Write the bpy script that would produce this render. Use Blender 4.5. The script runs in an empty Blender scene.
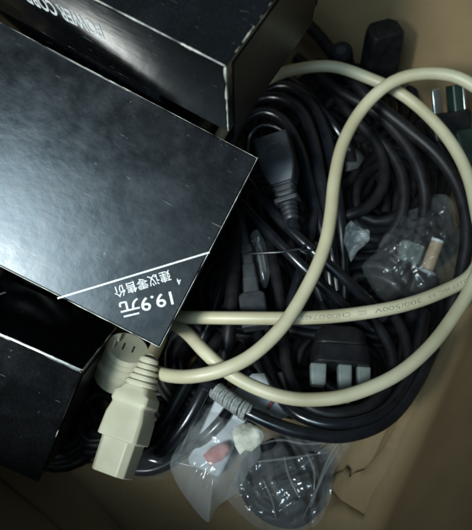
import bpy, bmesh, math, random
from mathutils import Vector, Matrix, noise
random.seed(7)
S = bpy.context.scene
COL = S.collection
RAD = math.radians

# ------------------------------------------------------------------ camera
F_PX, DIST, TILT, Z0 = 700.0, 0.31, RAD(24.0), 0.06
CAM = Vector((0, -DIST*math.sin(TILT), Z0+DIST*math.cos(TILT)))
CR = Matrix.Rotation(TILT, 3, 'X')
cd = bpy.data.cameras.new('camera')
cam = bpy.data.objects.new('camera', cd); COL.objects.link(cam)
cam.location = CAM; cam.rotation_euler = (TILT, 0, 0)
cd.sensor_fit = 'HORIZONTAL'; cd.sensor_width = 36; cd.lens = 36*F_PX/472
cd.clip_start = 0.01; cd.clip_end = 50
cd.dof.use_dof = True; cd.dof.focus_distance = 0.285; cd.dof.aperture_fstop = 16
S.camera = cam
S.render.resolution_x, S.render.resolution_y = 912, 1024

# ------------------------------------------------------------------ light
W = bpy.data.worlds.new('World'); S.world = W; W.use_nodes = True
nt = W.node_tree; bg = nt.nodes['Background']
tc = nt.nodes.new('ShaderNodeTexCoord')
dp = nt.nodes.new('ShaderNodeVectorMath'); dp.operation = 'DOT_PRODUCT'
dp.inputs[1].default_value = Vector((-.30, -.60, .74)).normalized()  # broad background glow added to lay a sheen on the box tops
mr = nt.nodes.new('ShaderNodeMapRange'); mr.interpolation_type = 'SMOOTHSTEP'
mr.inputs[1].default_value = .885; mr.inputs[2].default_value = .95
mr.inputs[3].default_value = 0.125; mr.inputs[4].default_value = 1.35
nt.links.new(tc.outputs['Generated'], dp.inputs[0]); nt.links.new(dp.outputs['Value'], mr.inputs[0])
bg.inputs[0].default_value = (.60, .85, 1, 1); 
dp2 = nt.nodes.new('ShaderNodeVectorMath'); dp2.operation = 'DOT_PRODUCT'      # narrow glow added round the lamp's direction for the glare on the boxes
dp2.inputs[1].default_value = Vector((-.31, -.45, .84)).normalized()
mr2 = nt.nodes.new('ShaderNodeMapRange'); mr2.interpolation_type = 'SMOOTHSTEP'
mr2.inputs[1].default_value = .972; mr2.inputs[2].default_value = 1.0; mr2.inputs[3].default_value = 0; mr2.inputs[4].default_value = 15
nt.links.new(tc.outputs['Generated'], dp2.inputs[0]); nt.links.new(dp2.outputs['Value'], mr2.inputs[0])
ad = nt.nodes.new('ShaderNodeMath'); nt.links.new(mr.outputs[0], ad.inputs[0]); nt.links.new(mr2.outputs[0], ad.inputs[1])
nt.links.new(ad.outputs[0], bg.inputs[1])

ld = bpy.data.lights.new('room_lamp', 'AREA'); ld.shape = 'DISK'; ld.size = .15; ld.energy = .32; ld.spread = RAD(35); ld.color = (.95, 1, .955)
lo_ = bpy.data.objects.new('room_lamp', ld); COL.objects.link(lo_)
lo_.location = (-.315, -.312, .562); lo_.rotation_euler = (Vector((-.34+.085, -.315-.03, .47))).to_track_quat('Z', 'Y').to_euler()

vs = S.view_settings; vs.view_transform = 'Standard'; vs.look = 'None'; vs.exposure = 0; vs.gamma = 1
S.cycles.filter_width = 2.2
S.cycles.use_denoising = True
S.cycles.transparent_max_bounces = 24

# ------------------------------------------------------------------ helpers
def P(x, y, z):
    """world point at height z (metres) seen at photograph pixel x, y"""
    d = CR @ Vector(((x-236)/F_PX, -(y-265)/F_PX, -1.0))
    return CAM + d*((z-CAM.z)/d.z)

def obj(name, me, mat=None, parent=None):
    o = bpy.data.objects.new(name, me); COL.objects.link(o)
    if mat is not None: me.materials.append(mat)
    if parent is not None: o.parent = parent
    return o
def thing(o, label, cat, group=None):
    o['label'] = label; o['category'] = cat
    if group: o['group'] = group
    return o
def empty(name, loc=(0, 0, 0)):
    o = bpy.data.objects.new(name, None); COL.objects.link(o); o.location = loc
    return o
def mesh(name, v, f, smooth=True, sharp=None):
    me = bpy.data.meshes.new(name); me.from_pydata([tuple(p) for p in v], [], f); me.update()
    bm = bmesh.new(); bm.from_mesh(me); bmesh.ops.recalc_face_normals(bm, faces=bm.faces); bm.to_mesh(me); bm.free()
    if smooth:
        me.shade_smooth()
        if sharp: me.set_sharp_from_angle(angle=RAD(sharp))
    return me

def spline(pts, step=.0025):
    """Catmull-Rom through world points, resampled evenly"""
    p = [Vector(q) for q in pts]
    p = [p[0]*2-p[1]] + p + [p[-1]*2-p[-2]]
    out = []
    for i in range(1, len(p)-2):
        a, b, c, d = p[i-1], p[i], p[i+1], p[i+2]
        n = max(2, int((c-b).length/step*1.5))
        for k in range(n):
            t = k/n
            out.append(.5*((2*b)+(c-a)*t+(2*a-5*b+4*c-d)*t*t+(3*b-a-3*c+d)*t**3))
    out.append(p[-2])
    res = [out[0]]; acc = 0
    for i in range(1, len(out)):
        acc += (out[i]-out[i-1]).length
        if acc >= step: res.append(out[i]); acc = 0
    if (res[-1]-out[-1]).length > step*.3: res.append(out[-1])
    return res

def tube_geo(c, r, n=14, V=None, Fc=None):
    V = [] if V is None else V; Fc = [] if Fc is None else Fc
    base = len(V); N = len(c)
    tan = [(c[min(i+1, N-1)]-c[max(i-1, 0)]).normalized() for i in range(N)]
    up = Vector((0, 0, 1)) if abs(tan[0].z) < .9 else Vector((1, 0, 0))
    nrm = (up-tan[0]*up.dot(tan[0])).normalized()
    for i in range(N):
        nrm = (nrm-tan[i]*nrm.dot(tan[i])).normalized(); bn = tan[i].cross(nrm)
        rr = r(i/(N-1)) if callable(r) else r
        for k in range(n):
            a = 2*math.pi*k/n; V.append(c[i]+(nrm*math.cos(a)+bn*math.sin(a))*rr)
    for i in range(N-1):
        for k in range(n):
            a = base+i*n+k; b = base+i*n+(k+1) % n
            Fc.append((a, b, b+n, a+n))
    Fc.append(tuple(base+k for k in range(n))); Fc.append(tuple(base+(N-1)*n+k for k in range(n)))
    return V, Fc
def pxs(pts): return [P(x, y, z/1000) for x, y, z in pts]
def tube(name, pts, r, mat, parent=None, world=False, n=14):
    c = spline(pts if world else pxs(pts))
    V, Fc = tube_geo(c, r, n)
    o = obj(name, mesh(name, V, Fc, sharp=60), mat, parent)
    if parent is not None:
        bpy.context.view_layer.update(); o.matrix_parent_inverse = parent.matrix_world.inverted()
    return o, c

def rrect(w, h, r, ch=0, k=4):
    """rounded rectangle outline; ch chamfers the two corners on the +y side"""
    pts = []
    for (sx, sy) in ((1, -1), (1, 1), (-1, 1), (-1, -1)):
        rr = min(r, w*.49, h*.49)
        if sy > 0 and ch > 0:
            c = ch
            a = [(sx*w/2, h/2-c), (sx*(w/2-c), h/2)]
            a = [(a[0][0]+(a[1][0]-a[0][0])*j/k, a[0][1]+(a[1][1]-a[0][1])*j/k) for j in range(k+1)]
            pts += a if sx > 0 else a[::-1]
            continue
        cx, cy = sx*(w/2-rr), sy*(h/2-rr)
        st = {(1, -1): -90, (1, 1): 0, (-1, 1): 90, (-1, -1): 180}[(sx, sy)]
        for j in range(k+1):
            a = RAD(st+90*j/k); pts.append((cx+rr*math.cos(a), cy+rr*math.sin(a)))
    return pts
def frame(p0, p1, facing, roll=0):
    """matrix: local +Z along p0->p1, local +Y turned towards 'facing' (then rolled)"""
    z = (p1-p0).normalized(); f = facing-z*facing.dot(z); y = f.normalized(); x = y.cross(z)
    m = Matrix((x, y, z)).transposed() @ Matrix.Rotation(RAD(roll), 3, 'Z')
    m = m.to_4x4(); m.translation = p0
    return m
TOCAM = Vector((0, -math.sin(TILT), math.cos(TILT)))
def loft_geo(secs, V=None, Fc=None, M=None):
    """secs: (t, w, h, r, ch[, dx, dy]) in millimetres"""
    V = [] if V is None else V; Fc = [] if Fc is None else Fc
    M = M or Matrix()
    base = len(V); rings = []
    for s in secs:
        t, w, h, r, ch = s[:5]; dx, dy = (s[5], s[6]) if len(s) > 5 else (0, 0)
        o = rrect(w, h, r, ch); rings.append(len(o))
        V += [M @ Vector(((a+dx)/1000, (b+dy)/1000, t/1000)) for a, b in o]
    n = rings[0]
    for i in range(len(secs)-1):
        for k in range(n):
            a = base+i*n+k; b = base+i*n+(k+1) % n; Fc.append((a, b, b+n, a+n))
    Fc.append(tuple(base+k for k in range(n))[::-1]); Fc.append(tuple(base+(len(secs)-1)*n+k for k in range(n)))
    return V, Fc
def loft(name, secs, mat, parent=None, M=None, sharp=35, bev=.0004):
    V, Fc = loft_geo(secs)
    me = mesh(name, V, Fc, sharp=sharp)
    o = obj(name, me, mat, parent)
    if M is not None: o.matrix_world = M
    if bev:
        b = o.modifiers.new('soft_edges', 'BEVEL'); b.width = bev; b.segments = 2; b.limit_method = 'ANGLE'; b.angle_limit = RAD(35)
    return o

# ------------------------------------------------------------------ materials
def M(name):
    m = bpy.data.materials.new(name); m.use_nodes = True
    return m, m.node_tree, m.node_tree.nodes['Principled BSDF']
def nd(t, kind, **kw):
    n = t.nodes.new(kind)
    for k, v in kw.items():
        if k.startswith('i'): n.inputs[int(k[1:])].default_value = v
        else: setattr(n, k, v)
    return n
def noisy(name, c0, c1, scale, r0, r1, bump=.2, bscale=None, bdist=.0002, spec=.5, coat=0, detail=4):
    m, t, p = M(name)
    co = nd(t, 'ShaderNodeTexCoord'); n = nd(t, 'ShaderNodeTexNoise'); n.inputs['Scale'].default_value = scale; n.inputs['Detail'].default_value = detail
    t.links.new(co.outputs['Object'], n.inputs['Vector'])
    r = nd(t, 'ShaderNodeValToRGB'); r.color_ramp.elements[0].position = .35; r.color_ramp.elements[1].position = .68
    r.color_ramp.elements[0].color = (*c0, 1); r.color_ramp.elements[1].color = (*c1, 1)
    t.links.new(n.outputs[0], r.inputs[0]); t.links.new(r.outputs[0], p.inputs['Base Color'])
    q = nd(t, 'ShaderNodeMapRange'); q.inputs[3].default_value = r0; q.inputs[4].default_value = r1
    t.links.new(n.outputs[0], q.inputs[0]); t.links.new(q.outputs[0], p.inputs['Roughness'])
    n2 = nd(t, 'ShaderNodeTexNoise'); n2.inputs['Scale'].default_value = bscale or scale*3; n2.inputs['Detail'].default_value = 5
    t.links.new(co.outputs['Object'], n2.inputs['Vector'])
    b = nd(t, 'ShaderNodeBump'); b.inputs['Strength'].default_value = bump; b.inputs['Distance'].default_value = bdist
    t.links.new(n2.outputs[0], b.inputs['Height']); t.links.new(b.outputs[0], p.inputs['Normal'])
    p.inputs['Specular IOR Level'].default_value = spec; p.inputs['Coat Weight'].default_value = coat
    return m
BLACK = noisy('black_pvc', (.004, .005, .007), (.010, .011, .014), 90, .15, .3, .25, 500, .0001)
BLACK2 = noisy('black_matte_pvc', (.005, .005, .006), (.011, .011, .012), 160, .36, .55, .35, 900, .00012, .22)
PLUGBLACK = noisy('black_plug_plastic', (.011, .013, .017), (.020, .023, .028), 220, .36, .5, .4, 1800, .0001)
GREYRUB = noisy('dark_grey_rubber', (.014, .016, .02), (.026, .03, .034), 200, .5, .65, .3, 1200, .0001)
CREAM = noisy('cream_pvc', (.34, .305, .195), (.50, .465, .325), 30, .36, .5, .25, 400, .0001)
CREAMPLUG = noisy('cream_plug_plastic', (.36, .345, .25), (.46, .44, .33), 60, .42, .58, .3, 900, .0001)
INK = noisy('white_ink', (.42, .45, .46), (.66, .68, .68), 900, .5, .6, .1)
DARKINK = noisy('faded_cord_ink', (.12, .11, .08), (.30, .28, .20), 1500, .6, .7, .1)
METAL, _t, _p = M('nickel_metal'); _p.inputs['Metallic'].default_value = 1; _p.inputs['Base Color'].default_value = (.66, .68, .68, 1); _p.inputs['Roughness'].default_value = .28
GREEN = noisy('dark_green_plastic', (.006, .017, .014), (.011, .027, .022), 150, .4, .5, .2)
MILKY = noisy('milky_plastic', (.11, .13, .125), (.19, .21, .20), 150, .35, .5, .3, 600, .0002)
MILKY.node_tree.nodes['Principled BSDF'].inputs['Subsurface Weight'].default_value = .0
PAPER = noisy('white_paper', (.34, .37, .39), (.46, .49, .5), 120, .6, .7, .4, 350, .0004)
PINK = noisy('pink_label_paper', (.36, .11, .11), (.46, .19, .17), 200, .55, .65, .3)
RED = noisy('red_print', (.16, .04, .04), (.22, .06, .05), 200, .55, .65, .2)
TAG = noisy('dirty_cream_paper', (.34, .34, .27), (.58, .58, .5), 260, .6, .75, .6, 500, .0006)
TAN = noisy('tan_plastic', (.20, .15, .09), (.26, .195, .125), 200, .4, .5, .2)
WRAP = noisy('grey_wrap', (.13, .145, .14), (.26, .275, .26), 700, .5, .65, .4)
BLUE = noisy('blue_plastic', (.02, .05, .2), (.03, .07, .28), 200, .35, .45, .2)

def film(name, fac, tint=(.75, .8, .82), rough=.16, streak=.25, ior=1.3):
    """thin polythene: clear, whitened along its creases, with a weak sheen"""
    m, t, p = M(name)
    p.inputs['Base Color'].default_value = (*tint, 1); p.inputs['Roughness'].default_value = rough
    co = nd(t, 'ShaderNodeTexCoord')
    def wr(rot, sc, scale):
        mp = nd(t, 'ShaderNodeMapping'); mp.inputs['Rotation'].default_value = (0, 0, rot); mp.inputs['Scale'].default_value = sc; t.links.new(co.outputs['Object'], mp.inputs['Vector'])
        n = nd(t, 'ShaderNodeTexNoise', noise_type='RIDGED_MULTIFRACTAL'); n.inputs['Scale'].default_value = scale; n.inputs['Detail'].default_value = 3; n.inputs['Distortion'].default_value = .4
        t.links.new(mp.outputs[0], n.inputs['Vector']); return n.outputs[0]
    a = wr(.9, (1, .28, .6), 75); b_ = wr(-.5, (1, .22, .6), 55)
    mxm = nd(t, 'ShaderNodeMath', operation='MAXIMUM'); t.links.new(a, mxm.inputs[0]); t.links.new(b_, mxm.inputs[1])
    q = nd(t, 'ShaderNodeMapRange'); q.inputs[1].default_value = .75; q.inputs[2].default_value = 1.9; q.inputs[3].default_value = fac; q.inputs[4].default_value = fac+streak
    t.links.new(mxm.outputs[0], q.inputs[0])
    b = nd(t, 'ShaderNodeBump'); b.inputs['Strength'].default_value = .5; b.inputs['Distance'].default_value = .0006
    t.links.new(mxm.outputs[0], b.inputs['Height']); t.links.new(b.outputs[0], p.inputs['Normal'])
    tr = nd(t, 'ShaderNodeBsdfTransparent'); gl = nd(t, 'ShaderNodeBsdfGlossy'); gl.inputs['Roughness'].default_value = rough
    t.links.new(b.outputs[0], gl.inputs['Normal'])
    lw = nd(t, 'ShaderNodeLayerWeight'); lw.inputs[0].default_value = .5; t.links.new(b.outputs[0], lw.inputs['Normal'])
    pw = nd(t, 'ShaderNodeMath', operation='POWER'); pw.inputs[1].default_value = 4.5; t.links.new(lw.outputs['Facing'], pw.inputs[0])
    fr = nd(t, 'ShaderNodeMath', operation='MULTIPLY_ADD'); fr.inputs[1].default_value = .45; fr.inputs[2].default_value = ((ior-1)/(ior+1))**2*1.6; t.links.new(pw.outputs[0], fr.inputs[0])
    mx = nd(t, 'ShaderNodeMixShader'); t.links.new(q.outputs[0], mx.inputs[0])
    t.links.new(tr.outputs[0], mx.inputs[1]); t.links.new(p.outputs[0], mx.inputs[2])
    mx2 = nd(t, 'ShaderNodeMixShader'); t.links.new(fr.outputs[0], mx2.inputs[0]); t.links.new(mx.outputs[0], mx2.inputs[1]); t.links.new(gl.outputs[0], mx2.inputs[2])
    t.links.new(mx2.outputs[0], t.nodes['Material Output'].inputs['Surface'])
    return m
FILM = film('clear_polythene', .07, rough=.1, streak=.34, ior=1.55)
FILMHAZY = film('hazy_polythene', .16, streak=.12)
FILMDARK = film('thin_polythene', .025, rough=.12, streak=.14, ior=1.3)

def board():
    m, t, p = M('brown_cardboard')
    co = nd(t, 'ShaderNodeTexCoord')
    n = nd(t, 'ShaderNodeTexNoise'); n.inputs['Scale'].default_value = 18; n.inputs['Detail'].default_value = 6
    t.links.new(co.outputs['Object'], n.inputs['Vector'])
    mp = nd(t, 'ShaderNodeMapping'); mp.inputs['Scale'].default_value = (1, .06, 1); t.links.new(co.outputs['Object'], mp.inputs['Vector'])
    f = nd(t, 'ShaderNodeTexNoise'); f.inputs['Scale'].default_value = 900; f.inputs['Detail'].default_value = 3; t.links.new(mp.outputs[0], f.inputs['Vector'])
    mix = nd(t, 'ShaderNodeMath', operation='MULTIPLY_ADD'); mix.inputs[1].default_value = .16; t.links.new(f.outputs[0], mix.inputs[0]); t.links.new(n.outputs[0], mix.inputs[2])
    r = nd(t, 'ShaderNodeValToRGB'); r.color_ramp.elements[0].position = .38; r.color_ramp.elements[1].position = .8
    r.color_ramp.elements[0].color = (.185, .126, .063, 1); r.color_ramp.elements[1].color = (.26, .185, .10, 1)
    t.links.new(mix.outputs[0], r.inputs[0]); t.links.new(r.outputs[0], p.inputs['Base Color'])
    p.inputs['Roughness'].default_value = .75; p.inputs['Specular IOR Level'].default_value = .25
    w = nd(t, 'ShaderNodeTexWave'); w.inputs['Scale'].default_value = 46; w.inputs['Distortion'].default_value = 1.0; t.links.new(co.outputs['Object'], w.inputs['Vector'])
    a = nd(t, 'ShaderNodeMath', operation='MULTIPLY_ADD'); a.inputs[1].default_value = .12; t.links.new(w.outputs[1], a.inputs[0]); t.links.new(mix.outputs[0], a.inputs[2])
    b = nd(t, 'ShaderNodeBump'); b.inputs['Strength'].default_value = .5; b.inputs['Distance'].default_value = .0006
    t.links.new(a.outputs[0], b.inputs['Height']); t.links.new(b.outputs[0], p.inputs['Normal'])
    return m
BOARD = board()

def carton_mat(name, dims, wear=1.0, bulge=None):
    """glossy black laminated card with pale worn edges, dust flecks and scratches"""
    m, t, p = M(name)
    L = t.links.new
    co = nd(t, 'ShaderNodeAttribute', attribute_name='box_position'); sep = nd(t, 'ShaderNodeSeparateXYZ'); L(co.outputs['Vector'], sep.inputs[0])
    def mth(op, a, b=None, c=None):
        n = nd(t, 'ShaderNodeMath', operation=op)
        for i, v in enumerate((a, b, c)):
            if v is None: continue
            if isinstance(v, (int, float)): n.inputs[i].default_value = v
            else: L(v, n.inputs[i])
        return n.outputs[0]
    d = [mth('MINIMUM', sep.outputs[i], mth('SUBTRACT', dims[i], sep.outputs[i])) for i in range(3)]
    lo = mth('MINIMUM', d[0], d[1]); hi = mth('MAXIMUM', d[0], d[1])
    med = mth('MAXIMUM', lo, mth('MINIMUM', hi, d[2]))
    def nz(scale, detail=4, dist=0, vec=None):
        n = nd(t, 'ShaderNodeTexNoise'); n.inputs['Scale'].default_value = scale; n.inputs['Detail'].default_value = detail; n.inputs['Distortion'].default_value = dist
        L(vec or co.outputs['Vector'], n.inputs['Vector']); return n.outputs[0]
    edge = mth('LESS_THAN', med, mth('MULTIPLY', mth('POWER', mth('MULTIPLY', nz(110, 6), 1.5), 4.0), .00042*wear))
    # flecks
    vo = nd(t, 'ShaderNodeTexVoronoi'); vo.inputs['Scale'].default_value = 320; L(co.outputs['Vector'], vo.inputs['Vector'])
    fleck = mth('MULTIPLY', mth('LESS_THAN', vo.outputs['Distance'], mth('MULTIPLY', mth('POWER', nz(60, 3), 3.0), .55)), mth('GREATER_THAN', nz(33, 2), .54))
    # scratches: two stretched noises
    def scr(rot, sc, th):
        mp = nd(t, 'ShaderNodeMapping'); mp.inputs['Rotation'].default_value = rot; mp.inputs['Scale'].default_value = sc; L(co.outputs['Vector'], mp.inputs['Vector'])
        return mth('GREATER_THAN', nz(100, 2, .3, mp.outputs[0]), th)
    sc = mth('MAXIMUM', mth('MAXIMUM', scr((0, 0, .5), (.9, 11, 5), .75), scr((0, 0, 1.5), (.9, 12, 5), .755)), scr((0, 0, -.7), (.8, 12, 5), .75))
    smudge = nz(55, 7, .8)
    dust = nz(900, 6)
    base = nd(t, 'ShaderNodeMix', data_type='RGBA'); base.inputs['A'].default_value = (.0022, .0026, .0032, 1); base.inputs['B'].default_value = (.0085, .010, .012, 1)
    dm = nd(t, 'ShaderNodeMapRange'); dm.inputs[1].default_value = .45; dm.inputs[2].default_value = .75; L(mth('MULTIPLY', mth('ADD', smudge, dust), .5), dm.inputs[0])
    L(dm.outputs[0], base.inputs['Factor'])
    m1 = nd(t, 'ShaderNodeMix', data_type='RGBA'); m1.inputs['B'].default_value = (.16, .17, .17, 1); L(mth('MULTIPLY', mth('MAXIMUM', sc, fleck), .38), m1.inputs['Factor']); L(base.outputs['Result'], m1.inputs['A'])
    m2 = nd(t, 'ShaderNodeMix', data_type='RGBA'); m2.inputs['B'].default_value = (.66, .64, .55, 1); L(edge, m2.inputs['Factor']); L(m1.outputs['Result'], m2.inputs['A'])
    L(m2.outputs['Result'], p.inputs['Base Color'])
    rr = nd(t, 'ShaderNodeMapRange'); rr.inputs[1].default_value = .3; rr.inputs[2].default_value = .75; rr.inputs[3].default_value = .11; rr.inputs[4].default_value = .25
    L(mth('MULTIPLY', mth('ADD', smudge, nz(180, 6)), .5), rr.inputs[0]); L(rr.outputs[0], p.inputs['Roughness'])
    b = nd(t, 'ShaderNodeBump'); b.inputs['Strength'].default_value = .3; b.inputs['Distance'].default_value = .0009
    h = mth('ADD', mth('MULTIPLY', nz(30, 2), .5), mth('MULTIPLY', nz(260, 5), .12)); mp = nd(t, 'ShaderNodeMapping'); mp.inputs['Scale'].default_value = (.10, .6, 1); mp.inputs['Rotation'].default_value = (0, .12, .2); L(co.outputs['Vector'], mp.inputs['Vector'])
    h = mth('ADD', h, mth('MULTIPLY', nz(520, 4, .2, mp.outputs[0]), .16 if bulge else .035)); L(h, b.inputs['Height']); L(b.outputs[0], p.inputs['Normal'])
    if bulge:   # the long side panel bows outward a little
        cx, cz, gx, gz, sx, sz = bulge
        dx = mth('SUBTRACT', sep.outputs[0], cx); dz = mth('SUBTRACT', sep.outputs[2], cz)
        hh = mth('ADD', mth('ADD', mth('MULTIPLY', dx, gx), mth('MULTIPLY', mth('MULTIPLY', dx, dx), sx/2)), mth('ADD', mth('MULTIPLY', dz, gz), mth('MULTIPLY', mth('MULTIPLY', dz, dz), sz/2)))
        hh = mth('MULTIPLY', hh, mth('LESS_THAN', sep.outputs[1], .0006))
        b2 = nd(t, 'ShaderNodeBump'); b2.inputs['Strength'].default_value = 1; b2.inputs['Distance'].default_value = 1
        L(hh, b2.inputs['Height']); L(b.outputs[0], b2.inputs['Normal']); L(b2.outputs[0], p.inputs['Normal'])
    p.inputs['Specular IOR Level'].default_value = .6
    return m

# ------------------------------------------------------------------ the brown carton
U, Vv = Vector((.867, -.498, 0)), Vector((.498, .867, 0))
U0, U1, V0, V1 = -.275, .110, -.165, .162
def UV(a, b, z=0): return U*a + Vv*b + Vector((0, 0, z))
def sheet(name, fn, nu, nv, th, parent):
    V = [fn(i/nu, j/nv) for j in range(nv+1) for i in range(nu+1)]
    Fc = [(j*(nu+1)+i, j*(nu+1)+i+1, (j+1)*(nu+1)+i+1, (j+1)*(nu+1)+i) for j in range(nv) for i in range(nu)]
    me = mesh(name, V, Fc); o = obj(name, me, BOARD, parent)
    s = o.modifiers.new('board_thickness', 'SOLIDIFY'); s.thickness = th; s.offset = 0
    return o
carton = empty('cardboard_carton', (0, 0, 0))
thing(carton, 'open brown cardboard carton that holds the black boxes and the tangle of cords', 'carton')
wob = lambda p, s, k: noise.noise(p*s)*k
def floor_fn(a, b):
    p = UV(U0+(U1-U0)*a, V0+(V1-V0)*b, -.003); p.z += wob(p, 14, .0012); return p
sheet('bottom_panel', floor_fn, 60, 60, .003, carton)
HW = .215
def wall(a0, b0, a1, b1, out, hgt, seed, bulge=.006):
    def fn(s, h):
        p = UV(a0+(a1-a0)*s, b0+(b1-b0)*s, -.003+hgt*h)
        e = math.sin(math.pi*s)
        zz = hgt*h; fr = .016; fil = fr-math.sqrt(max(0, fr*fr-(fr-zz)**2)) if zz < fr else 0
        q = -out*fil + out*(h*.012 + e*math.sin(min(1, h*1.3)*math.pi*.8)*bulge + noise.noise(Vector((s*4+seed, h*4, 1)))*.002)
        return p+q
    return fn
sheet('side_wall', wall(U0, V1, U1, V1, Vv, HW, 1), 50, 60, .004, carton)
sheet('side_wall', wall(U1, V1, U1, V0, U, HW, 5), 50, 60, .004, carton)
sheet('side_wall', wall(U1, V0, U0, V0, -Vv, .152, 9), 50, 60, .004, carton)
sheet('side_wall', wall(U0, V0, U0, V1, -U, .13, 12), 50, 60, .004, carton)
# an inner bottom flap whose edge shows at the lower left, and the torn liner at the lower right
def flat_poly(name, pts, z, mat, parent, th=.0006, wobk=.0008, res=1):
    """thin ragged-edged sheet from pixel outline lying near height z"""
    bm = bmesh.new(); vs_ = [bm.verts.new(P(x, y, z)) for x, y in pts]; f = bm.faces.new(vs_)
    bmesh.ops.triangulate(bm, faces=[f])
    for _ in range(3): bmesh.ops.subdivide_edges(bm, edges=[e for e in bm.edges if e.calc_length() > .006], cuts=1, use_grid_fill=True)
    for v in bm.verts: v.co.z += noise.noise(v.co*60)*wobk
    bmesh.ops.recalc_face_normals(bm, faces=bm.faces)
    me = bpy.data.meshes.new(name); bm.to_mesh(me); bm.free(); me.shade_smooth()
    o = obj(name, me, mat, parent); s = o.modifiers.new('sheet_thickness', 'SOLIDIFY'); s.thickness = th; s.offset = 0
    return o
flat_poly('bottom_flap', [(-120, 400), (-2, 478), (30, 504), (62, 531), (120, 600), (-150, 620)], .0012, BOARD, carton, .0015, .0006)
flat_poly('bottom_flap', [(66, 466), (84, 486), (104, 508), (128, 534), (170, 600), (420, 640), (440, 560), (340, 500), (300, 450), (210, 450)], .0010, BOARD, carton, .0012, .0006)
flat_poly('torn_liner', [(326, 484), (336, 474), (343, 471), (346, 466), (350, 471), (349, 478), (354, 473), (364, 470), (373, 461), (384, 447), (394, 430), (404, 405), (420, 385), (450, 380), (458, 400), (440, 440), (410, 490), (380, 545), (340, 545), (318, 510)], .0012, BOARD, carton, .0004, .0005)

FLAP = noisy('black_card_end', (.003, .0035, .004), (.007, .0075, .008), 140, .3, .45, .3, 700, .0002, .22)
# ------------------------------------------------------------------ glossy black boxes
def text_mesh(body, bold=0.0):
    cu = bpy.data.curves.new('lettering', 'FONT'); cu.body = body; cu.size = 1; cu.offset = bold; cu.resolution_u = 4
    o = bpy.data.objects.new('lettering', cu); COL.objects.link(o)
    bpy.context.view_layer.update()
    dg = bpy.context.evaluated_depsgraph_get()
    me = bpy.data.meshes.new_from_object(o.evaluated_get(dg))
    bpy.data.objects.remove(o); bpy.data.curves.remove(cu)
    xs = [v.co.x for v in me.vertices]; ys = [v.co.y for v in me.vertices]
    return me, min(xs), max(xs), min(ys), max(ys)

class Box:
    """carton box; its three edge directions may lean (old card boxes are rarely square)"""
    def __init__(s, cols, o, dims, label, wear=1.0, bulge=None):
        s.A = Matrix([Vector(c) for c in cols]).transposed(); s.o0 = Vector(o); s.inv = s.A.inverted(); s.dims = dims
        bm = bmesh.new()
        bmesh.ops.create_cube(bm, size=1)
        for v in bm.verts: v.co = Vector(((v.co.x+.5)*dims[0], (v.co.y+.5)*dims[1], (v.co.z+.5)*dims[2]))
        bmesh.ops.bevel(bm, geom=list(bm.edges), offset=.0009, segments=3, profile=.5, affect='EDGES')
        me = bpy.data.meshes.new('product_box'); bm.to_mesh(me); bm.free()
        s.mat = carton_mat('black_laminated_card', dims, wear, bulge)
        s.o = obj('product_box', s.bake(me), s.mat); s.o.location = s.o0
        thing(s.o, label, 'box', 'glossy black power cord boxes')
    def bake(s, me, smooth=True):
        at = me.attributes.new('box_position', 'FLOAT_VECTOR', 'POINT')
        for v, a in zip(me.vertices, at.data): a.vector = v.co.copy()
        for v in me.vertices: v.co = s.A @ v.co
        if s.A.determinant() < 0: me.flip_normals()
        me.shade_flat()
        me.update()
        return me
    def hit(s, px, axis, val=0):
        a = s.inv @ (CAM-s.o0); d = s.inv @ (P(px[0], px[1], 0)-CAM); t = (val-a[axis])/d[axis]
        return a+d*t
    def print_text(s, body, axis, start, end, top, name='printed_lettering', bold=0., mat=None, lift=.00012):
        me, x0, x1, y0, y1 = text_mesh(body, bold)
        A = s.hit(start, axis); X = s.hit(end, axis)-A; Y = s.hit(top, axis)-A
        Y -= X*(Y.dot(X)/X.dot(X))
        n = Vector((0, 0, 0)); n[axis] = -lift
        for v in me.vertices: v.co = A + X*((v.co.x-x0)/(x1-x0)) + Y*((v.co.y-max(0, y0)*0-0)/(y1)) + n
        return obj(name, s.bake(me, False), mat or INK, s.o)
    def line(s, a, b, axis, w, name='printed_line', lift=.00011, mat=None):
        A, B_ = s.hit(a, axis), s.hit(b, axis); d = (B_-A).normalized(); n = Vector((0, 0, 0)); n[axis] = 1; q = d.cross(n)*w/2; n = n*-lift
        me = mesh(name, [A-q+n, B_-q+n, B_+q+n, A+q+n], [(0, 1, 2, 3)], smooth=False)
        return obj(name, s.bake(me, False), mat or INK, s.o)
    def panel(s, axis, val, lo, hi, th, name):
        """thin tuck flap standing proud of a face"""
        bm = bmesh.new(); bmesh.ops.create_cube(bm, size=1)
        ax = [i for i in range(3) if i != axis]
        for v in bm.verts:
            c = Vector((0, 0, 0))
            for j, i in enumerate(ax): c[i] = lo[j] + (v.co[i]+.5)*(hi[j]-lo[j])
            c[axis] = val + v.co[axis]*th
            v.co = c
        bmesh.ops.bevel(bm, geom=list(bm.edges), offset=.0002, segments=2, affect='EDGES')
        me = bpy.data.meshes.new(name); bm.to_mesh(me); bm.free()
        return obj(name, s.bake(me), FLAP, s.o)

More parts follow.
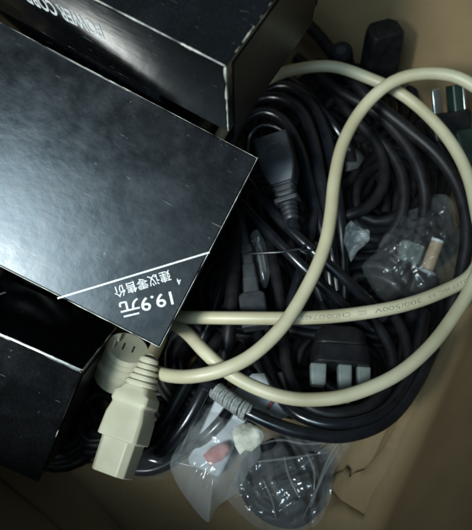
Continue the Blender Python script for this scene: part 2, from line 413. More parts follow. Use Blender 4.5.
_x, _oA = Vector((-.851, .524, .025)), Vector((-.0033, .0202, .1677))
_zA = (P(228.5, 132.5, .118)-_oA)
bA = Box([_x, (.524, .848, .079), _zA.normalized()], _oA, (.125, .0698, _zA.length),
         'black box with white capitals and a bright glare along its side', 1.9, (.061, .024, .024, -.04, -3.0, -4.0))
bB = Box([(-.887, .4, .231), (.46, .81, .364), (-.041, .429, -.902)], (-.0306, -.0422, .0726), (.147, .0861, .030),
         'black box lying face up, printed with a price beneath a thin white diagonal line', 1.3)
bC = Box([(-.912, .375, .17), (.117, .632, -.767), (-.394, -.679, -.619)], (-.0604, -.0516, .074), (.14, .048, .057),
         'black box tipped on its edge beneath the priced box, beside the cream plugs', 1.5)
_c = [(-.851, .524, 0), (.524, .851, 0), (0, 0, -1)]
_o = _oA + bA.A @ Vector((.034, .002, _zA.length+.001))
bGapFill = Box(_c, _o, (.16, .06, .09), 'added black box that darkens the gap beneath the box with white capitals', 1.0)  # extra box added to keep the gap under the upper box black
bA.print_text('POWER CORD', 1, (99, 25), (18, -14), (96, 35), bold=.028)
bA.panel(0, -.0002, (.004, .0035), (.066, .059), .0005, 'end_flap')
bB.panel(0, -.0002, (.004, .003), (.082, .027), .0005, 'end_flap')
bC.panel(0, -.0002, (.003, .004), (.033, .053), .0005, 'end_flap')
bB.line((57.5, 298.3), (209.5, 252.3), 2, .00072)
bB.print_text('19.9元', 2, (171, 291.5), (118.5, 304), (174.5, 305.5), 'price_lettering', bold=.012)
bB.print_text('建议零售价', 2, (169, 270.5), (113, 288.5), (171.5, 280.5), 'caption_lettering', bold=.006)
bB.print_text('4', 2, (180, 277.5), (176, 279), (181, 284), 'caption_lettering', bold=.0)
bC.print_text('POWER CORD', 2, (6, 293), (-76, 246), (1.5, 301), bold=.012)

CORE = noisy('bare_card_or_glare', (.30, .31, .29), (.62, .62, .56), 500, .6, .75, .4)
def worn_or_glare_edge(box, a, b, r, seed):
    """frayed pale card core, or a painted glare line, along one box edge (a, b in box axes)"""
    p, q = (box.A @ Vector(a)), (box.A @ Vector(b)); n = 60
    c = [p.lerp(q, i/n) for i in range(n+1)]
    V, Fc = tube_geo(c, lambda t: r*max(.05, min(1.25, .75+1.5*noise.noise(Vector((t*(q-p).length*130, seed, 0))))), 8)
    return obj('worn_or_glare_edge', mesh('worn_or_glare_edge', V, Fc), CORE, box.o)
dA, dB, dC = bA.dims, bB.dims, bC.dims
e = .0003
worn_or_glare_edge(bA, (e, e, .001), (e, e, dA[2]-.001), .00042, 1)
worn_or_glare_edge(bA, (e, e, e), (dA[0]*.5, e, e), .00024, 2)
worn_or_glare_edge(bB, (e, e, e), (dB[0], e, e), .00022, 3)
worn_or_glare_edge(bB, (e, e, e), (e, dB[1], e), .00015, 4)
worn_or_glare_edge(bB, (e, dB[1]-e, e), (dB[0], dB[1]-e, e), .00009, 5)
worn_or_glare_edge(bC, (e, e, e), (dC[0], e, e), .00022, 6)  # pale line painting the glare on the tipped box's front edge
worn_or_glare_edge(bC, (e, .0001, .0013), (dC[0], .0001, .0013), .00014, 7)  # second line of that painted glare
worn_or_glare_edge(bC, (e, e, e), (e, dC[1], e), .00026, 8)

# ------------------------------------------------------------------ the cream power cord
RC = .00295
cream_pts = [(150, 360, 54), (157, 346, 46), (163, 328, 39), (166, 285, 33), (182, 225, 40), (208, 160, 43), (226, 126, 46), (240, 106, 50), (258, 86, 54), (285, 72, 58), (330, 66, 61), (372, 79, 63),
             (402, 94, 63), (430, 117, 63), (452, 145, 63), (468, 178, 63), (477, 215, 62), (482, 250, 62), (470, 276, 62), (440, 293, 61), (400, 306, 60), (350, 315, 59), (300, 318, 58), (245, 318, 56), (200, 317.5, 51),
             (180, 317, 43), (164, 314, 35), (160, 320, 34), (172, 323, 39), (187, 333, 47), (205, 352, 57), (225, 370, 57), (250, 385, 56), (280, 396, 56), (312, 399, 56), (350, 395, 57), (395, 376, 58), (430, 347, 60), (458, 310, 62),
             (473, 283, 65), (490, 240, 68), (504, 190, 72), (506, 140, 76), (494, 103, 79), (472, 85, 81), (452, 76, 81), (425, 73, 80), (400, 78, 78), (378, 92, 75), (358, 115, 72), (342, 145, 70), (334, 180, 69), (331, 215, 68), (325, 247, 67), (310, 282, 67), (285, 323, 67),
             (255, 353, 66), (225, 369, 65), (195, 376, 62), (172, 376, 56), (155, 372, 47), (140, 370, 40), (128, 368, 34)]
random.seed(5)
cream_pts = [(x+random.uniform(-.7, .7), y+random.uniform(-.7, .7), z) if 300 < x < 470 else (x, y, z) for x, y, z in cream_pts]
cord, cc = tube('power_cord', cream_pts, RC, CREAM, n=20)
thing(cord, 'long cream power cord with dark printed lettering, looping over the black cables', 'power cord')
def world_to_px(w):
    q = CR.inverted() @ (w-CAM); return (236+F_PX*q.x/-q.z, 265-F_PX*q.y/-q.z)
def cord_print(body, px_start, px_end, i0, i1, height=.0018, yoff=-.0003):
    cand = range(i0, i1)
    near = lambda p: min(cand, key=lambda i: (Vector(world_to_px(cc[i]))-Vector(p)).length)
    a, b = near(px_start), near(px_end)
    sg = 1 if b > a else -1
    seg = [cc[i] for i in range(a, b+sg, sg)]
    acc = [0]
    for i in range(1, len(seg)): acc.append(acc[-1]+(seg[i]-seg[i-1]).length)
    me, x0, x1, y0, y1 = text_mesh(body)
    bm = bmesh.new(); bm.from_mesh(me)
    for k in range(1, 8): bmesh.ops.bisect_plane(bm, geom=bm.verts[:]+bm.edges[:]+bm.faces[:], plane_co=(0, y0+(y1-y0)*k/8, 0), plane_no=(0, 1, 0))
    bm.to_mesh(me); bm.free()
    for v in me.vertices:
        s = (v.co.x-x0)/(x1-x0)*acc[-1]; k = 0
        while k < len(acc)-2 and acc[k+1] < s: k += 1
        f = (s-acc[k])/(acc[k+1]-acc[k]); c = seg[k].lerp(seg[k+1], f); tg = (seg[k+1]-seg[k]).normalized()
        n = (TOCAM-tg*TOCAM.dot(tg)).normalized(); up = n.cross(tg)
        ang = ((v.co.y/y1-.5)*height+yoff)/RC
        v.co = c + (n*math.cos(ang)+up*math.sin(ang))*(RC+.00006)
    return obj('printed_lettering', me, DARKINK, cord)
n_ = len(cc)
i3 = [i for i in range(n_) if n_*.25 < i < n_*.5]
cord_print('300/500V', (417, 300), (374, 310.5), i3[0], i3[-1])
cord_print('(CCC)', (369, 311.5), (358, 313), i3[0], i3[-1])
cord_print('CHD0477485', (350, 314.5), (303, 318), i3[0], i3[-1])
cord_print('00', (292, 318), (281, 318), i3[0], i3[-1])
cord_print('60227 IEC 53', (466, 278), (424, 298), i3[0], i3[-1], .0014)

# cream appliance plug: ribbed boot, flange, stepped body
Mi = frame(P(150, 358, .0555), P(111, 474, .047), TOCAM, 24)
secs = [(0, 7, 7, 3.4, 0)]
z = .6
for k in range(5):
    w = 8.4+k*1.15
    secs += [(z, w, w*.92, 4.4, 0), (z+1.45, w+.3, (w+.3)*.92, 4.4, 0), (z+1.6, w-1.3, (w-1.3)*.92, 3.6, 0), (z+2.35, w-1.1, (w-1.1)*.92, 3.6, 0)]
    z += 2.5
plug_boot = loft('plug_boot', secs, CREAMPLUG, cord, Mi, 40, .00025)
s2 = [(12.6, 14, 12.5, 3, 0), (15.2, 17.5, 13.5, 2.4, 0), (16.2, 19.8, 14.6, 1.6, 0), (20.0, 20.6, 15, 1.4, 0), (20.5, 19.5, 14.4, 1.6, 0),
      (21.2, 18.6, 14.2, 1.6, 0), (26, 21.6, 15.6, 1.3, 0), (34.5, 22.4, 16, 1.2, 0), (35.2, 22.4, 16, 1.2, 0), (35.3, 19.2, 13.6, 1, 0), (49.5, 18.6, 13, 1, 0)]
s2 = [(a, b*(.84 if a > 12 else 1), c*.86, d, e+(2.4 if i > 8 else (1.4 if i > 5 else 0))) for i, (a, b, c, d, e) in enumerate(s2)]
body = loft('appliance_plug', s2, CREAMPLUG, cord, Mi, 35, .0005)
# round cream wall plug: stepped drum with blade slots
pr = P(122, 364, .034)
Mr = frame(pr, pr+Vector((.35, .45, .82)), Vector((.5, -.8, 0)), 0)
def drum(name, prof, mat, parent, Mx, n=48, sharp=30):
    V = []; Fc = []
    for t, r in prof:
        for k in range(n):
            a = 2*math.pi*k/n; V.append(Vector((r*math.cos(a)/1000, r*math.sin(a)/1000, t/1000)))
    for i in range(len(prof)-1):
        for k in range(n):
            a = i*n+k; b = i*n+(k+1) % n; Fc.append((a, b, b+n, a+n))
    Fc.append(tuple(range(n))[::-1]); Fc.append(tuple((len(prof)-1)*n+k for k in range(n)))
    o = obj(name, mesh(name, V, Fc, sharp=sharp), mat, parent); o.matrix_world = Mx
    return o
wp = drum('wall_plug', [(-9, 9), (-8.6, 11), (0, 11.8), (.3, 12.4), (2.2, 12.6), (2.5, 11.8), (3.4, 10.8), (5.6, 10.6), (5.7, 10.2), (6.2, 10.2), (6.3, 10.5), (8.6, 10.2), (8.7, 9.8), (9.1, 9.8), (9.2, 10.0), (10.2, 9.8), (10.9, 9.0)], CREAMPLUG, cord, Mr)
for (dx, dy, rz, w, h) in ((-.4, 2.3, 95, 1.0, 4.2), (.4, -2.1, 95, 1.0, 4.6)):
    loft('pin_slot', [(10.2, w*.8, h, .2, 0), (10.93, w*.8, h, .2, 0)], GREYRUB, wp, Mr @ Matrix.Rotation(RAD(35), 4, 'Z') @ Matrix.Translation((dx/1000, dy/1000, 0)) @ Matrix.Rotation(RAD(rz), 4, 'Z'), 35, 0)

for dx, dy, h in ((-2.6, -5.6, 5.0), (2.0, -6.2, 4.2)):
    loft('moulded_ridge', [(10.6, 1.3, h, .4, 0), (12.2, .9, h-.6, .3, 0)], CREAMPLUG, wp, Mr @ Matrix.Rotation(RAD(35), 4, 'Z') @ Matrix.Translation((dx/1000, dy/1000, 0)) @ Matrix.Rotation(RAD(95), 4, 'Z'), 35, .0002)

# ------------------------------------------------------------------ black cords, one object each
RB = .0029
def bcord(pts, label, r=RB, mat=None, name='black_cable'):
    o, c = tube(name, pts, r, mat or BLACK)
    thing(o, label, 'cable', 'black cables coiled in the carton')
    return o, c
bcord([(238, 190, 30), (231, 152, 38), (240, 126, 43), (262, 112, 46), (285, 122, 46), (302, 153, 45), (312, 195, 43), (321, 228, 40), (328, 262, 34), (333, 300, 26)],
      'glossy black cable arching closest around the grey lettered plug, shining along its right run')
bcord([(226, 175, 30), (223, 138, 38), (240, 108, 42), (272, 97, 45), (300, 109, 47), (313, 139, 47), (320, 175, 45), (327, 215, 41), (332, 250, 36), (338, 290, 28)],
      'black cable in the coil, second arch out from the grey lettered plug', .0031)
bcord([(250, 112, 34), (270, 88, 41), (295, 88, 44), (314, 106, 46), (326, 135, 46), (334, 172, 44), (340, 215, 40), (343, 250, 34), (345, 300, 26)],
      'black cable in the coil, outermost arch passing just behind the cream cord')
bcord([(247, 160, 28), (250, 136, 36), (262, 125, 39), (282, 130, 39), (296, 150, 37), (306, 182, 36), (315, 205, 42), (309, 240, 44), (299, 275, 44), (288, 310, 42), (280, 345, 34)],
      'thin black cable with a steep bright streak beside the cream cord', .0022)
bcord([(222, 150, 34), (249, 182, 48), (280, 219, 53), (313, 251, 53), (348, 282, 47), (385, 318, 36)],
      'upper of the two parallel black cables running diagonally under the cream cord', .0026)
bcord([(222, 182, 34), (246, 207, 48), (268, 231, 52), (300, 264, 52), (332, 294, 46), (367, 328, 36)],
      'lower of the two parallel black cables running diagonally under the cream cord', .0026)
bcord([(248, 185, 34), (239, 225, 43), (235, 260, 46), (231.5, 300, 46), (228, 340, 43), (219, 388, 32)],
      'thick upright black cable left of the grey strain relief', .0033, BLACK2)
bcord([(232, 235, 32), (223, 278, 36), (213, 312, 34), (198, 350, 28)], 'black cable nearest the edge of the priced box', .0026)
bcord([(258, 205, 30), (272, 255, 39), (280, 298, 41), (284, 342, 40), (289, 375, 42), (303, 402, 43), (333, 414, 43), (368, 406, 42), (390, 382, 38), (402, 345, 30)],
      'matte black cable dropping from the diagonal pair to curl below the pin plug', .0027, BLACK2)
bcord([(258, 335, 28), (270, 372, 36), (291, 409, 42), (330, 424, 44), (374, 416, 42), (400, 392, 38), (416, 355, 34), (424, 312, 28)],
      'black cable forming the lowest wide arc below the cream cord')
wrapcord, wc = bcord([(200, 376, 36), (211, 386, 42), (225, 397, 45), (246, 411, 47), (269, 422, 47), (300, 432, 46), (345, 436, 44), (386, 421, 40), (414, 388, 36), (434, 348, 30)],
      'black cable whose end is bound with pale grey wire above the plastic bag')
bcord([(280, 5, 46), (300, 18, 50), (319, 36, 52), (339, 62, 53), (367, 96, 53), (405, 127, 51), (438, 156, 49), (458, 188, 46), (467, 228, 42), (462, 270, 36), (450, 312, 30)],
      'long black cable from behind the far box, sweeping down inside the right cream loop', .0033, BLACK2)
bcord([(296, 58, 44), (338, 90, 46), (377, 113, 46), (404, 142, 45), (420, 172, 43), (425, 205, 38), (416, 245, 32), (396, 275, 26)],
      'black cable curving second from the outside in the shaded right half', .0031, BLACK2)
bcord([(318, 62, 40), (344, 106, 42), (371, 136, 42), (383, 160, 41), (383, 186, 40), (369, 206, 39), (345, 216, 37), (316, 222, 30)],
      'black cable bent in a hook above the pale plastic scrap', .0029, BLACK2)
bcord([(330, 80, 36), (362, 124, 40), (389, 150, 40), (403, 180, 38), (401, 216, 33), (380, 248, 26)],
      'black cable curving third from the outside in the shaded right half', .003, BLACK2)
bcord([(356, 300, 26), (378, 326, 33), (391, 350, 35), (393, 374, 35), (384, 398, 34), (360, 414, 32), (320, 408, 28)], 'black cable bowed upright to the right of the pin plug', .0026, BLACK2)
bcord([(380, 300, 24), (400, 325, 31), (408, 356, 33), (402, 388, 33), (382, 410, 30), (340, 418, 24)], 'outer black cable bowed upright beside the lower right cream strand', .0026, BLACK2)
bcord([(262, 52, 34), (290, 78, 42), (312, 98, 43), (334, 126, 42), (350, 150, 36)], 'black cable crossing under the top cream strand from the far box', .0026)
bcord([(242, 345, 30), (210, 380, 32), (186, 422, 27), (158, 455, 16), (128, 466, 6)], 'black cable slanting behind the cream plug toward the carton floor', .003)
bcord([(222, 335, 28), (190, 378, 29), (165, 420, 22), (138, 448, 12), (110, 452, 6)], 'black cable hidden close behind the cream plug flange', .003, BLACK2)
bcord([(250, 372, 22), (222, 420, 22), (186, 452, 12), (150, 470, 5), (112, 462, 5), (100, 440, 5)], 'lowest black cable lying on the carton floor by the plastic bag', .0028)

# everything underneath reads as one dark mass
V, Fc = [], []
random.seed(21)
def loops(cx, cy, r0, r1, z0, z1, turns, rad, ecc=.8):
    ph = random.random()*6.28; tilt = random.random()*3.14; pts = []
    n = int(turns*10)
    for i in range(n+1):
        a = ph+i/10*6.283; t = i/n; r = r0+(r1-r0)*t+random.uniform(-2.5, 2.5)
        x, y = r*math.cos(a), r*ecc*math.sin(a)
        pts.append((cx+x*math.cos(tilt)-y*math.sin(tilt), cy+x*math.sin(tilt)+y*math.cos(tilt), (z0+(z1-z0)*t)+random.uniform(-2, 2)))
    tube_geo(spline(pxs(pts), .004), rad, 9, V, Fc)
for a in [(330, 260, 120, 70, 6, 10, 5.3), (330, 250, 60, 110, 12, 20, 5.2), (345, 190, 105, 45, 14, 26, 5.5), (300, 330, 95, 40, 8, 26, 5.4), (270, 220, 85, 35, 10, 30, 5.2),
          (375, 300, 75, 30, 8, 26, 5.1), (385, 190, 72, 30, 16, 32, 5.3), (320, 150, 80, 35, 14, 34, 5.2), (210, 370, 70, 30, 6, 20, 5.2), (345, 370, 60, 25, 8, 24, 5.1), (250, 290, 70, 25, 14, 32, 5.2),
          (350, 115, 70, 25, 16, 34, 4.2), (415, 235, 45, 18, 14, 30, 4.2), (215, 150, 90, 40, 6, 20, 5), (140, 300, 90, 40, 5, 18, 5), (60, 250, 70, 30, 8, 55, 6.2), (30, 130, 60, 30, 10, 60, 6.2), (-30, 60, 60, 30, 10, 60, 6.2), (110, 130, 50, 25, 10, 50, 5.2), (-20, 260, 60, 25, 8, 50, 5.2), (150, 428, 40, 20, 4, 12, 4.2), (100, 415, 46, 20, 4, 12, 4), (430, 150, 40, 18, 14, 26, 4.1), (62, 430, 44, 20, 4, 9, 3.4)]:  # loops below the boxes are added to darken the gaps there
    loops(*a, rad=.0029)
tang = obj('cable_tangle', mesh('cable_tangle', V, Fc, sharp=60), BLACK2); tang['kind'] = 'stuff'
thing(tang, 'dark mass of further black cables deep under the loops', 'cable tangle')

# pale wire binding on the cord end
def near_i(c, px): return min(range(len(c)), key=lambda i: (Vector(world_to_px(c[i]))-Vector(px)).length)
a_, b_ = near_i(wc, (214, 388)), near_i(wc, (246, 411))
V, Fc = [], []; seg = wc[a_:b_+1]; hel = []
turns = 15
for i in range(turns*12+1):
    t = i/(turns*12)*(len(seg)-1.001); k = int(t); c = seg[k].lerp(seg[k+1], t-k); tg = (seg[k+1]-seg[k]).normalized()
    n = (TOCAM-tg*TOCAM.dot(tg)).normalized(); b = tg.cross(n); an = i/12*6.283
    hel.append(c+(n*math.cos(an)+b*math.sin(an))*(RB+.00055+noise.noise(c*300)*.0003)+tg*noise.noise(Vector((i*.05, 3, 2)))*.0006)
tube_geo(hel, .00072, 7, V, Fc)
obj('wire_binding', mesh('wire_binding', V, Fc), WRAP, wrapcord)

# ------------------------------------------------------------------ connectors
# grey appliance plug with a raised oval mark
g = empty('moulded_plug', P(280, 165, .047))
thing(g, 'dark grey moulded appliance plug with a raised oval mark, ringed by black cables', 'plug')
Mg = frame(P(292, 220, .058), P(271, 131, .064), TOCAM, -14)
def place(o, Mx, par):
    o.parent = par; o.matrix_world = Mx; return o
bpy.context.view_layer.update()
secs = [(0, 6.4, 6.4, 3, 0)]
z = .4
for k in range(4):
    w = 7.0+k*.45
    secs += [(z, w, w, 3.5, 0), (z+1.2, w+.2, w+.2, 3.5, 0), (z+1.3, w-1.3, w-1.3, 2.9, 0), (z+2.0, w-1.2, w-1.2, 2.9, 0)]
    z += 2.1
place(loft('plug_boot', secs, PLUGBLACK, None, None, 40, .0002), Mg, g)
secs = [(8.2, 9, 8, 3, 0), (8.6, 11.6, 9.6, 1.4, 0), (10.4, 11.8, 9.8, 1.2, 0), (10.7, 9, 8, 2, 0), (11.8, 8.6, 8, 2, 0), (12, 9.6, 8.6, 1.6, 0), (13.4, 9.9, 8.8, 1.6, 0), (13.6, 9.0, 8.0, 1.6, 0), (14.6, 9.2, 8.2, 1.6, 0),
        (14.8, 10.4, 9.0, 1.6, 0), (16.2, 10.8, 9.3, 1.6, 0), (16.4, 10.0, 8.5, 1.6, 0), (17.4, 10.6, 8.8, 1.6, 0), (17.6, 11.6, 9.8, 1.5, 0), (20, 13.4, 11, 1.2, 0), (24, 15.8, 13, 1.1, 0), (28, 16.4, 13.4, 1, 0), (41.5, 16.0, 13.2, .9, 0)]
place(loft('plug_body', secs, PLUGBLACK, None, None, 35, .0003), Mg, g)
# oval mark: a raised ring
V, Fc = [], []
ring = [Vector((.0030*math.cos(a/24*6.2832), .0021*math.sin(a/24*6.2832), 0)) for a in range(25)]
tube_geo(ring, .00028, 6, V, Fc)
for dx in (-.0013, 0, .0013): tube_geo([Vector((dx-.0004, -.0008, 0)), Vector((dx+.0004, .0008, 0))], .00022, 6, V, Fc)
place(obj('oval_mark', mesh('oval_mark', V, Fc), PLUGBLACK), Mg @ Matrix.Translation((-.0005, .00665, .0345)) @ Matrix.Rotation(RAD(-90), 4, 'X'), g)
o, _ = tube('plug_cord', [(291, 215, 58), (294, 228, 53), (300, 245, 42), (310, 268, 34), (322, 300, 26)], .0026, BLACK, g)

# grey segmented strain relief with its thin lead
g2 = empty('strain_relief_plug', P(252, 285, .046))
bpy.context.view_layer.update()
thing(g2, 'dark grey plug with a stepped strain relief pointing up, between upright black cables', 'plug')
Ms = frame(P(246.5, 246, .047), P(257, 335, .044), TOCAM, 6)
secs = []
for k, (w0, w1) in enumerate(((5.2, 6.0), (5.4, 5.0), (5.8, 6.4), (6.8, 7.6))):
    t0 = [0, 4.0, 9.6, 16.2][k]; t1 = [3.6, 9.2, 15.8, 23.6][k]
    secs += [(t0, w0, w0*.8, 1.2, 0), (t1, w1, w1*.8, 1.2, 0), (t1+.12, w1-1.0, (w1-1)*.8, 1, 0), (t1+.3, w1-1.0, (w1-1)*.8, 1, 0)]
place(loft('strain_relief', secs, GREYRUB, None, None, 35, .00025), Ms, g2)
place(loft('plug_body', [(23.6, 9, 8, 1.5, 0), (25, 12, 9, 1.4, 0), (40, 12.4, 9.4, 1.3, 0)], GREYRUB, None, None, 35, .0004), Ms, g2)
tube('plug_lead', [(236, 188, 38), (240, 215, 43), (244, 234, 46), (247, 250, 47)], .0020, GREYRUB, g2)

# upright black block plug against the far wall
g3 = empty('block_plug', P(388, 80, .03)); thing(g3, 'chunky black plug standing upright against the far carton wall', 'plug')
bpy.context.view_layer.update()
top = P(388, 42, .072)
Mb = Matrix.Translation(top+Vector((.001, .004, -.04))) @ Matrix.Rotation(RAD(18), 4, 'Z') @ Matrix.Rotation(RAD(-8), 4, 'X')
place(loft('plug_body', [(0, 19, 15, 2.2, 3.5), (34, 17.8, 14, 2.2, 3.5), (39.2, 17.0, 13.2, 2.2, 3.5), (40.2, 15.8, 12, 2, 3)], BLACK2, None, None, 35, .0008), Mb, g3)
place(loft('face_rim', [(40.2, 11, 7.4, 1.5, 2), (40.6, 10.6, 7, 1.5, 2)], BLACK2, None, None, 35, .0002), Mb, g3)
g4 = empty('barrel_plug', P(343, 70, .03)); thing(g4, 'small round black plug end between the far box and the upright block plug', 'plug')
bpy.context.view_layer.update()
Mc = frame(P(345, 75, .034), P(341, 49, .062), TOCAM, 0)
place(drum('plug_body', [(0, 6), (12, 6), (13, 5.2), (20, 5.0), (21, 5.8), (27, 5.6), (28, 4.6)], BLACK2, None, Mc), Mc, g4)
place(drum('socket', [(27.5, 2.6), (28.3, 2.4)], PLUGBLACK, None, Mc), Mc, g4)

# black plug with milky sleeves on its pins
g5 = empty('pin_plug', P(338, 360, .04)); thing(g5, 'round black plug with milky plastic sleeves over its three pins', 'plug')
bpy.context.view_layer.update()
Mp = frame(P(340, 330, .040), P(340, 405, .040), TOCAM, 0)
place(loft('plug_body', [(0, 18, 12, 5, 0), (2, 22, 14, 5, 0), (8.0, 24, 15, 5, 0), (8.3, 23.4, 14.4, 5, 0), (8.8, 23.4, 14.4, 5, 0), (9.1, 25.5, 16, 4.6, 0), (17, 25.8, 16.4, 4.4, 0), (17.6, 24.6, 15.4, 4, 0)], BLACK2, None, None, 30, .0004), Mp, g5)
for dx, ln, dz, sw in ((10.0, 27.0, 1.5, 7.2), (-1.6, 33.5, 2.0, 6.2), (-10.2, 26.0, .5, 6.2)):
    s = place(loft('pin_sleeve', [(17.4, sw, 5.6, 1, 0), (ln-1, sw*.92, 5.2, 1, 0), (ln, sw*.8, 4.6, 1, 0)], MILKY, None, None, 35, .0003), Mp @ Matrix.Translation((-dx/1000, dz/1000, 0)), g5)

# blade plug by the right wall
g6 = empty('blade_plug', P(446, 115, .04)); thing(g6, 'dark green plug with two bright metal blades by the right carton wall', 'plug')
bpy.context.view_layer.update()
Mq = frame(P(449, 140, .040), P(444, 88, .055), TOCAM, 8)
place(loft('plug_body', [(0, 20, 12, 2, 0), (12, 22, 13, 2, 0), (14, 21, 12, 2, 0)], BLACK2, None, None, 35, .0006), Mq, g6)
place(loft('blade', [(14, 5.2, 1.7, .4, 0), (25, 5.2, 1.7, .4, 0), (26.5, 4.2, 1.2, .4, 0)], METAL, None, None, 35, .0003), Mq @ Matrix.Translation((.0052, .002, 0)), g6)
place(loft('blade', [(14, 1.4, 5.4, .3, 0), (25, 1.4, 5.4, .3, 0), (26, 1.0, 4.6, .3, 0)], METAL, None, None, 35, .0003), Mq @ Matrix.Translation((-.0088, .001, 0)), g6)
place(loft('blade_housing', [(13, 5.5, 9, 1, 0), (27, 5.2, 8.6, 1, 0)], GREEN, None, None, 35, .0005), Mq @ Matrix.Translation((-.0052, 0, 0)), g6)
o = loft('green_casing', [(0, 16, 11, 2, 0), (16, 18, 12, 2, 0), (18, 16, 10, 2, 0)], GREEN, None, frame(P(474, 165, .040), P(462, 118, .046), TOCAM, 10), 35, .0008)
thing(o, 'dark green plastic casing wedged against the right carton wall', 'casing')

# small plug with a tan barrel, in its own bag
g7 = empty('tan_barrel_plug', P(432, 255, .038)); thing(g7, 'small plug with a tan barrel and a pale collar inside a thin bag', 'plug')
bpy.context.view_layer.update()
Mt = frame(P(426, 272, .036), P(439, 237, .042), TOCAM, 0)
place(drum('barrel', [(0, 3.1), (15.2, 3.0), (15.4, 2.5)], TAN, None, Mt), Mt, g7)
place(drum('collar', [(-1.2, 4.4), (-.9, 4.9), (.6, 4.9), (.8, 4.0)], MILKY, None, Mt), Mt, g7)
place(drum('barrel_tip', [(15.2, 3.05), (16.4, 3.05), (16.7, 2.6)], PAPER, None, Mt), Mt, g7)
place(loft('plug_body', [(-12, 12, 9, 2, 0), (-2, 13, 10, 2, 0), (-1, 12, 9, 2, 0)], BLACK2, None, None, 35, .0005), Mt, g7)
o = loft('clear_socket', [(0, 10, 7, 1.5, 0), (9, 11, 8, 1.5, 0), (10, 9, 6, 1.5, 0)], film('smoky_plastic', .16, (.4, .48, .45)), None, frame(P(407, 262, .034), P(415, 236, .038), TOCAM, 10), 35, .0005)
thing(o, 'smoky clear plastic socket beside the tan barrel plug', 'socket')

# dark grey label scrap above it
o = flat_poly('paper_scrap', [(346, 152), (357, 148), (365, 158), (358, 168), (345, 172)], .036, noisy('grey_paper', (.02, .022, .025), (.035, .038, .04), 200, .6, .7), None)
thing(o, 'small dull grey paper scrap in the shade right of the upright cream strand', 'paper scrap')
# twist tie
o, _ = tube('twist_tie', [(244, 254, 52), (262, 253, 55), (282, 252, 57.5), (298, 249, 58), (308, 252, 58), (316, 246, 57.5)], .0006, BLACK)
thing(o, 'thin dark twist tie across the black cables below the grey plug', 'twist tie')
o, _ = tube('twist_tie', [(304, 245, 57.8), (301, 251, 58.8), (307, 254, 57.6)], .0007, BLACK); o.parent = bpy.data.objects['twist_tie']; o.name = 'tie_knot'

# ------------------------------------------------------------------ polythene bags and what is in them
def creaser(seed, count=7, f0=35, f1=120):
    """straight crease lines at random angles, as in crumpled polythene"""
    rnd = random.Random(seed); w = []
    for i in range(count):
        a = rnd.uniform(0, math.pi); f = f0*(f1/f0)**(i/(count-1)); w.append((math.cos(a)*f, math.sin(a)*f, rnd.random(), 1/(f/f0)**.8))
    tot = sum(q[3] for q in w)
    def fn(x, y):
        wx = noise.noise(Vector((x*45, y*45, seed)))*.006; wy = noise.noise(Vector((x*45, y*45, seed+9)))*.006
        z = 0
        for cx, cy, ph, am in w:
            t = (cx*(x+wx)+cy*(y+wy)+ph) % 1.0; z += am*(abs(t-.5)*2)
        return z/tot*2-1
    return fn
def pillow(name, outline, centre, z0, z1, mat, amp=.004, seed=0, n=150, rings=46, f0=35, f1=130):
    """crumpled closed bag over a pixel outline: upper skin to z1, lower skin to z0 (mm)"""
    m = len(outline)
    def edge(t):
        x = t*m; i = int(x) % m; f = x-int(x)
        a, b, c, d = (Vector(outline[(i+k) % m]) for k in (-1, 0, 1, 2))
        return (.5*((2*b)+(c-a)*f+(2*a-5*b+4*c-d)*f*f+(3*b-a-3*c+d)*f**3)).lerp(b.lerp(c, f), .4)
    V, Fc = [], []
    cx = Vector(centre); cr = creaser(seed, 8, f0, f1)
    for side in (1, -1):
        for j in range(rings+1):
            r = j/rings
            for k in range(n):
                e = edge(k/n); p = cx+(e-cx)*r
                zz = ((z1 if side > 0 else z0)-(z0+z1)/2)*(1-r**2.4)+(z0+z1)/2
                w = P(p.x, p.y, zz/1000)
                w.z += amp*cr(w.x, w.y)*(1 if side > 0 else .4)
                w.z = max(w.z, .0022+.0006*side)
                V.append(w)
    off = (rings+1)*n
    for s in (0, 1):
        for j in range(rings):
            for k in range(n):
                a = s*off+j*n+k; b = s*off+j*n+(k+1) % n; Fc.append((a, b, b+n, a+n))
    for k in range(n):
        a = rings*n+k; b = rings*n+(k+1) % n; Fc.append((a, b, b+off, a+off))
    me = mesh(name, V, Fc, sharp=22)
    return obj(name, me, mat, None)

bag1 = pillow('plastic_bag', [(206, 398), (232, 400), (250, 425), (262, 452), (250, 470), (238, 492), (218, 506), (209, 522), (203, 519), (192, 506), (178, 486), (170, 466), (176, 448), (192, 420)], (214, 458), 4, 30, FILMHAZY, .003, 3, n=180, rings=60, f0=45, f1=200)
thing(bag1, 'cloudy plastic bag over a white packet with a pink label', 'plastic bag')
pk = loft('white_packet', [(0, 14, 4, 1, 0), (2, 17, 6, 1.5, 0), (34, 17, 6, 1.5, 0), (36, 15, 4, 1, 0)], PAPER, None, frame(P(203, 470, .010), P(236, 398, .022), TOCAM, 0), 35, .0008)
thing(pk, 'white paper packet inside the cloudy plastic bag', 'packet')
lb = flat_poly('pink_label', [(203, 455), (212, 447), (226, 442), (231, 450), (222, 460), (210, 466)], .0215, PINK, None, .0004, .0012)
lb.parent = pk; lb.matrix_parent_inverse = Matrix.Identity(4); 
bpy.context.view_layer.update(); lb.matrix_parent_inverse = pk.matrix_world.inverted()
tg = flat_poly('paper_tag', [(232, 432), (240, 424), (250, 423), (266, 432), (262, 442), (251, 452), (245, 450), (240, 455), (235, 446)], .040, TAG, None, .0005, .0009)
thing(tg, 'crumpled dirty cream paper tag beside the wire bound cable end', 'paper tag')
cardw = flat_poly('white_card', [(232, 392), (252, 374), (284, 372), (290, 380), (284, 398), (293, 414), (280, 420), (262, 410), (244, 404)], .036, PAPER, None, .0006, .002)
thing(cardw, 'white card with a red stripe under the lower cream strand', 'card')
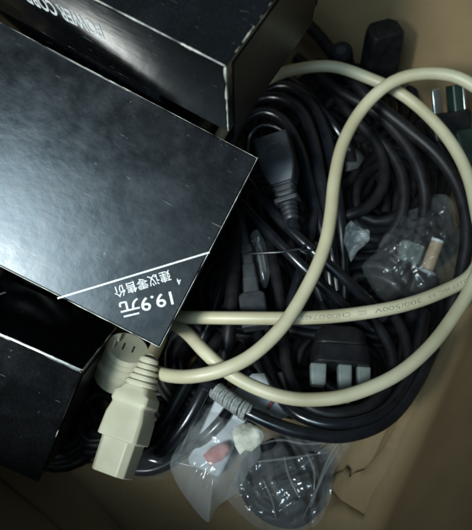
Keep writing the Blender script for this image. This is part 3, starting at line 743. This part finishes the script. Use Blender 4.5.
st = flat_poly('red_stripe', [(266, 408), (274, 396), (277, 397), (269, 410)], .0385, RED, None, .0003, .0004)
bpy.context.view_layer.update(); st.parent = cardw; st.matrix_parent_inverse = cardw.matrix_world.inverted()
bag2 = pillow('plastic_bag', [(246, 446), (268, 432), (300, 436), (334, 436), (362, 420), (372, 408), (366, 424), (352, 442), (344, 455), (334, 472), (330, 500), (318, 524), (288, 536), (258, 528), (238, 512), (226, 496), (238, 470)], (288, 478), 4, 26, FILM, .0045, 11, n=220, rings=70, f0=55, f1=260)
thing(bag2, 'clear crinkled plastic bag holding a black plug at the bottom of the carton', 'plastic bag')
bp = loft('bagged_plug', [(0, 14, 9, 4, 0), (3, 19, 11, 5, 0), (18, 20, 11, 5, 0), (25, 14, 10, 4, 0), (34, 7, 7, 3, 0)], BLACK2, None, frame(P(300, 512, .014), P(272, 452, .017), TOCAM, 10), 35, .0008)
thing(bp, 'black plug seen through the clear crinkled bag', 'plug')
_pts = []
for i in range(58):
    a = i/10*6.283; r = 40-22*i/57+2.5*math.sin(i*1.7)
    _pts.append((284+r*1.02*math.cos(a+.6), 482+r*.98*math.sin(a+.6), 5+8*i/57+1.5*math.sin(i*2.3)))
o, _ = tube('bagged_cable', _pts, .0031, BLACK2)
thing(o, 'black cable coiled inside the clear crinkled bag', 'cable')
bag3 = pillow('plastic_bag', [(362, 266), (376, 252), (384, 236), (398, 228), (404, 212), (424, 206), (434, 194), (452, 200), (456, 220), (464, 240), (458, 258), (460, 276), (440, 290), (424, 300), (404, 296), (386, 302), (372, 288)], (424, 252), 24, 46, FILMDARK, .0045, 23, n=200, rings=60, f0=55, f1=240)
thing(bag3, 'thin plastic bag around the tan barrel plug', 'plastic bag')
bag4 = pillow('plastic_bag', [(120, 474), (134, 452), (160, 432), (186, 420), (196, 432), (186, 458), (176, 474), (150, 482)], (158, 456), 3, 18, FILMDARK, .002, 31)
thing(bag4, 'flat thin plastic bag on the carton floor beside the tip of the cream plug', 'plastic bag')
bag5 = pillow('plastic_bag', [(250, 236), (258, 230), (266, 246), (270, 270), (266, 288), (258, 280), (254, 262)], (261, 260), 36, 45, FILM, .002, 41, n=60, rings=14)
thing(bag5, 'small shiny scrap of clear bag beside the grey strain relief', 'plastic bag')
FILMWHITE = film('milky_polythene', .17, (.6, .68, .68), .3, .3)
scrap = pillow('plastic_scrap', [(346, 226), (352, 221), (358, 226), (369, 232), (369, 240), (362, 248), (357, 252), (351, 261), (347, 250), (344, 242)], (356, 238), 40, 46, FILMWHITE, .0042, 53, n=100, rings=30, f0=90, f1=330)
thing(scrap, 'pale milky plastic scrap just right of the upright cream strand', 'plastic scrap')
CREASE = film('creased_polythene', .05, (.8, .85, .86), .14, .2, 1.3)
def creases(bag, lines, z, r=.0007):
    """whitened fold lines standing up from a bag, one part per bag"""
    V, Fc = [], []
    for i, l in enumerate(lines):
        p = [P(x, y, z/1000+.002*noise.noise(Vector((x*.05, y*.05, i)))) for x, y in l]
        tube_geo(spline(p, .0015), lambda t: r*(.25+.9*math.sin(math.pi*min(1, t*.9+.08)))*(.8+.5*noise.noise(Vector((t*9, i, 4)))), 5, V, Fc)
    o = obj('fold_lines', mesh('fold_lines', V, Fc), CREASE, bag)
    bpy.context.view_layer.update(); o.matrix_parent_inverse = bag.matrix_world.inverted()
creases(bag2, [[(252, 446), (280, 440), (306, 444), (338, 441)], [(352, 428), (332, 452), (316, 490), (304, 516)], [(284, 456), (288, 474), (300, 500)], [(262, 478), (272, 500), (276, 520)], [(340, 446), (324, 474), (310, 508)], [(256, 462), (290, 458), (330, 452)], [(366, 414), (356, 432), (342, 446)], [(306, 452), (314, 470), (314, 492)]], 27, .0007)
creases(bag1, [[(174, 462), (196, 466), (226, 462)], [(206, 404), (190, 430), (180, 452)]], 26, .0006)
creases(bag5, [[(254, 236), (262, 252), (266, 272)], [(256, 246), (260, 262), (262, 282)]], 45, .0005)
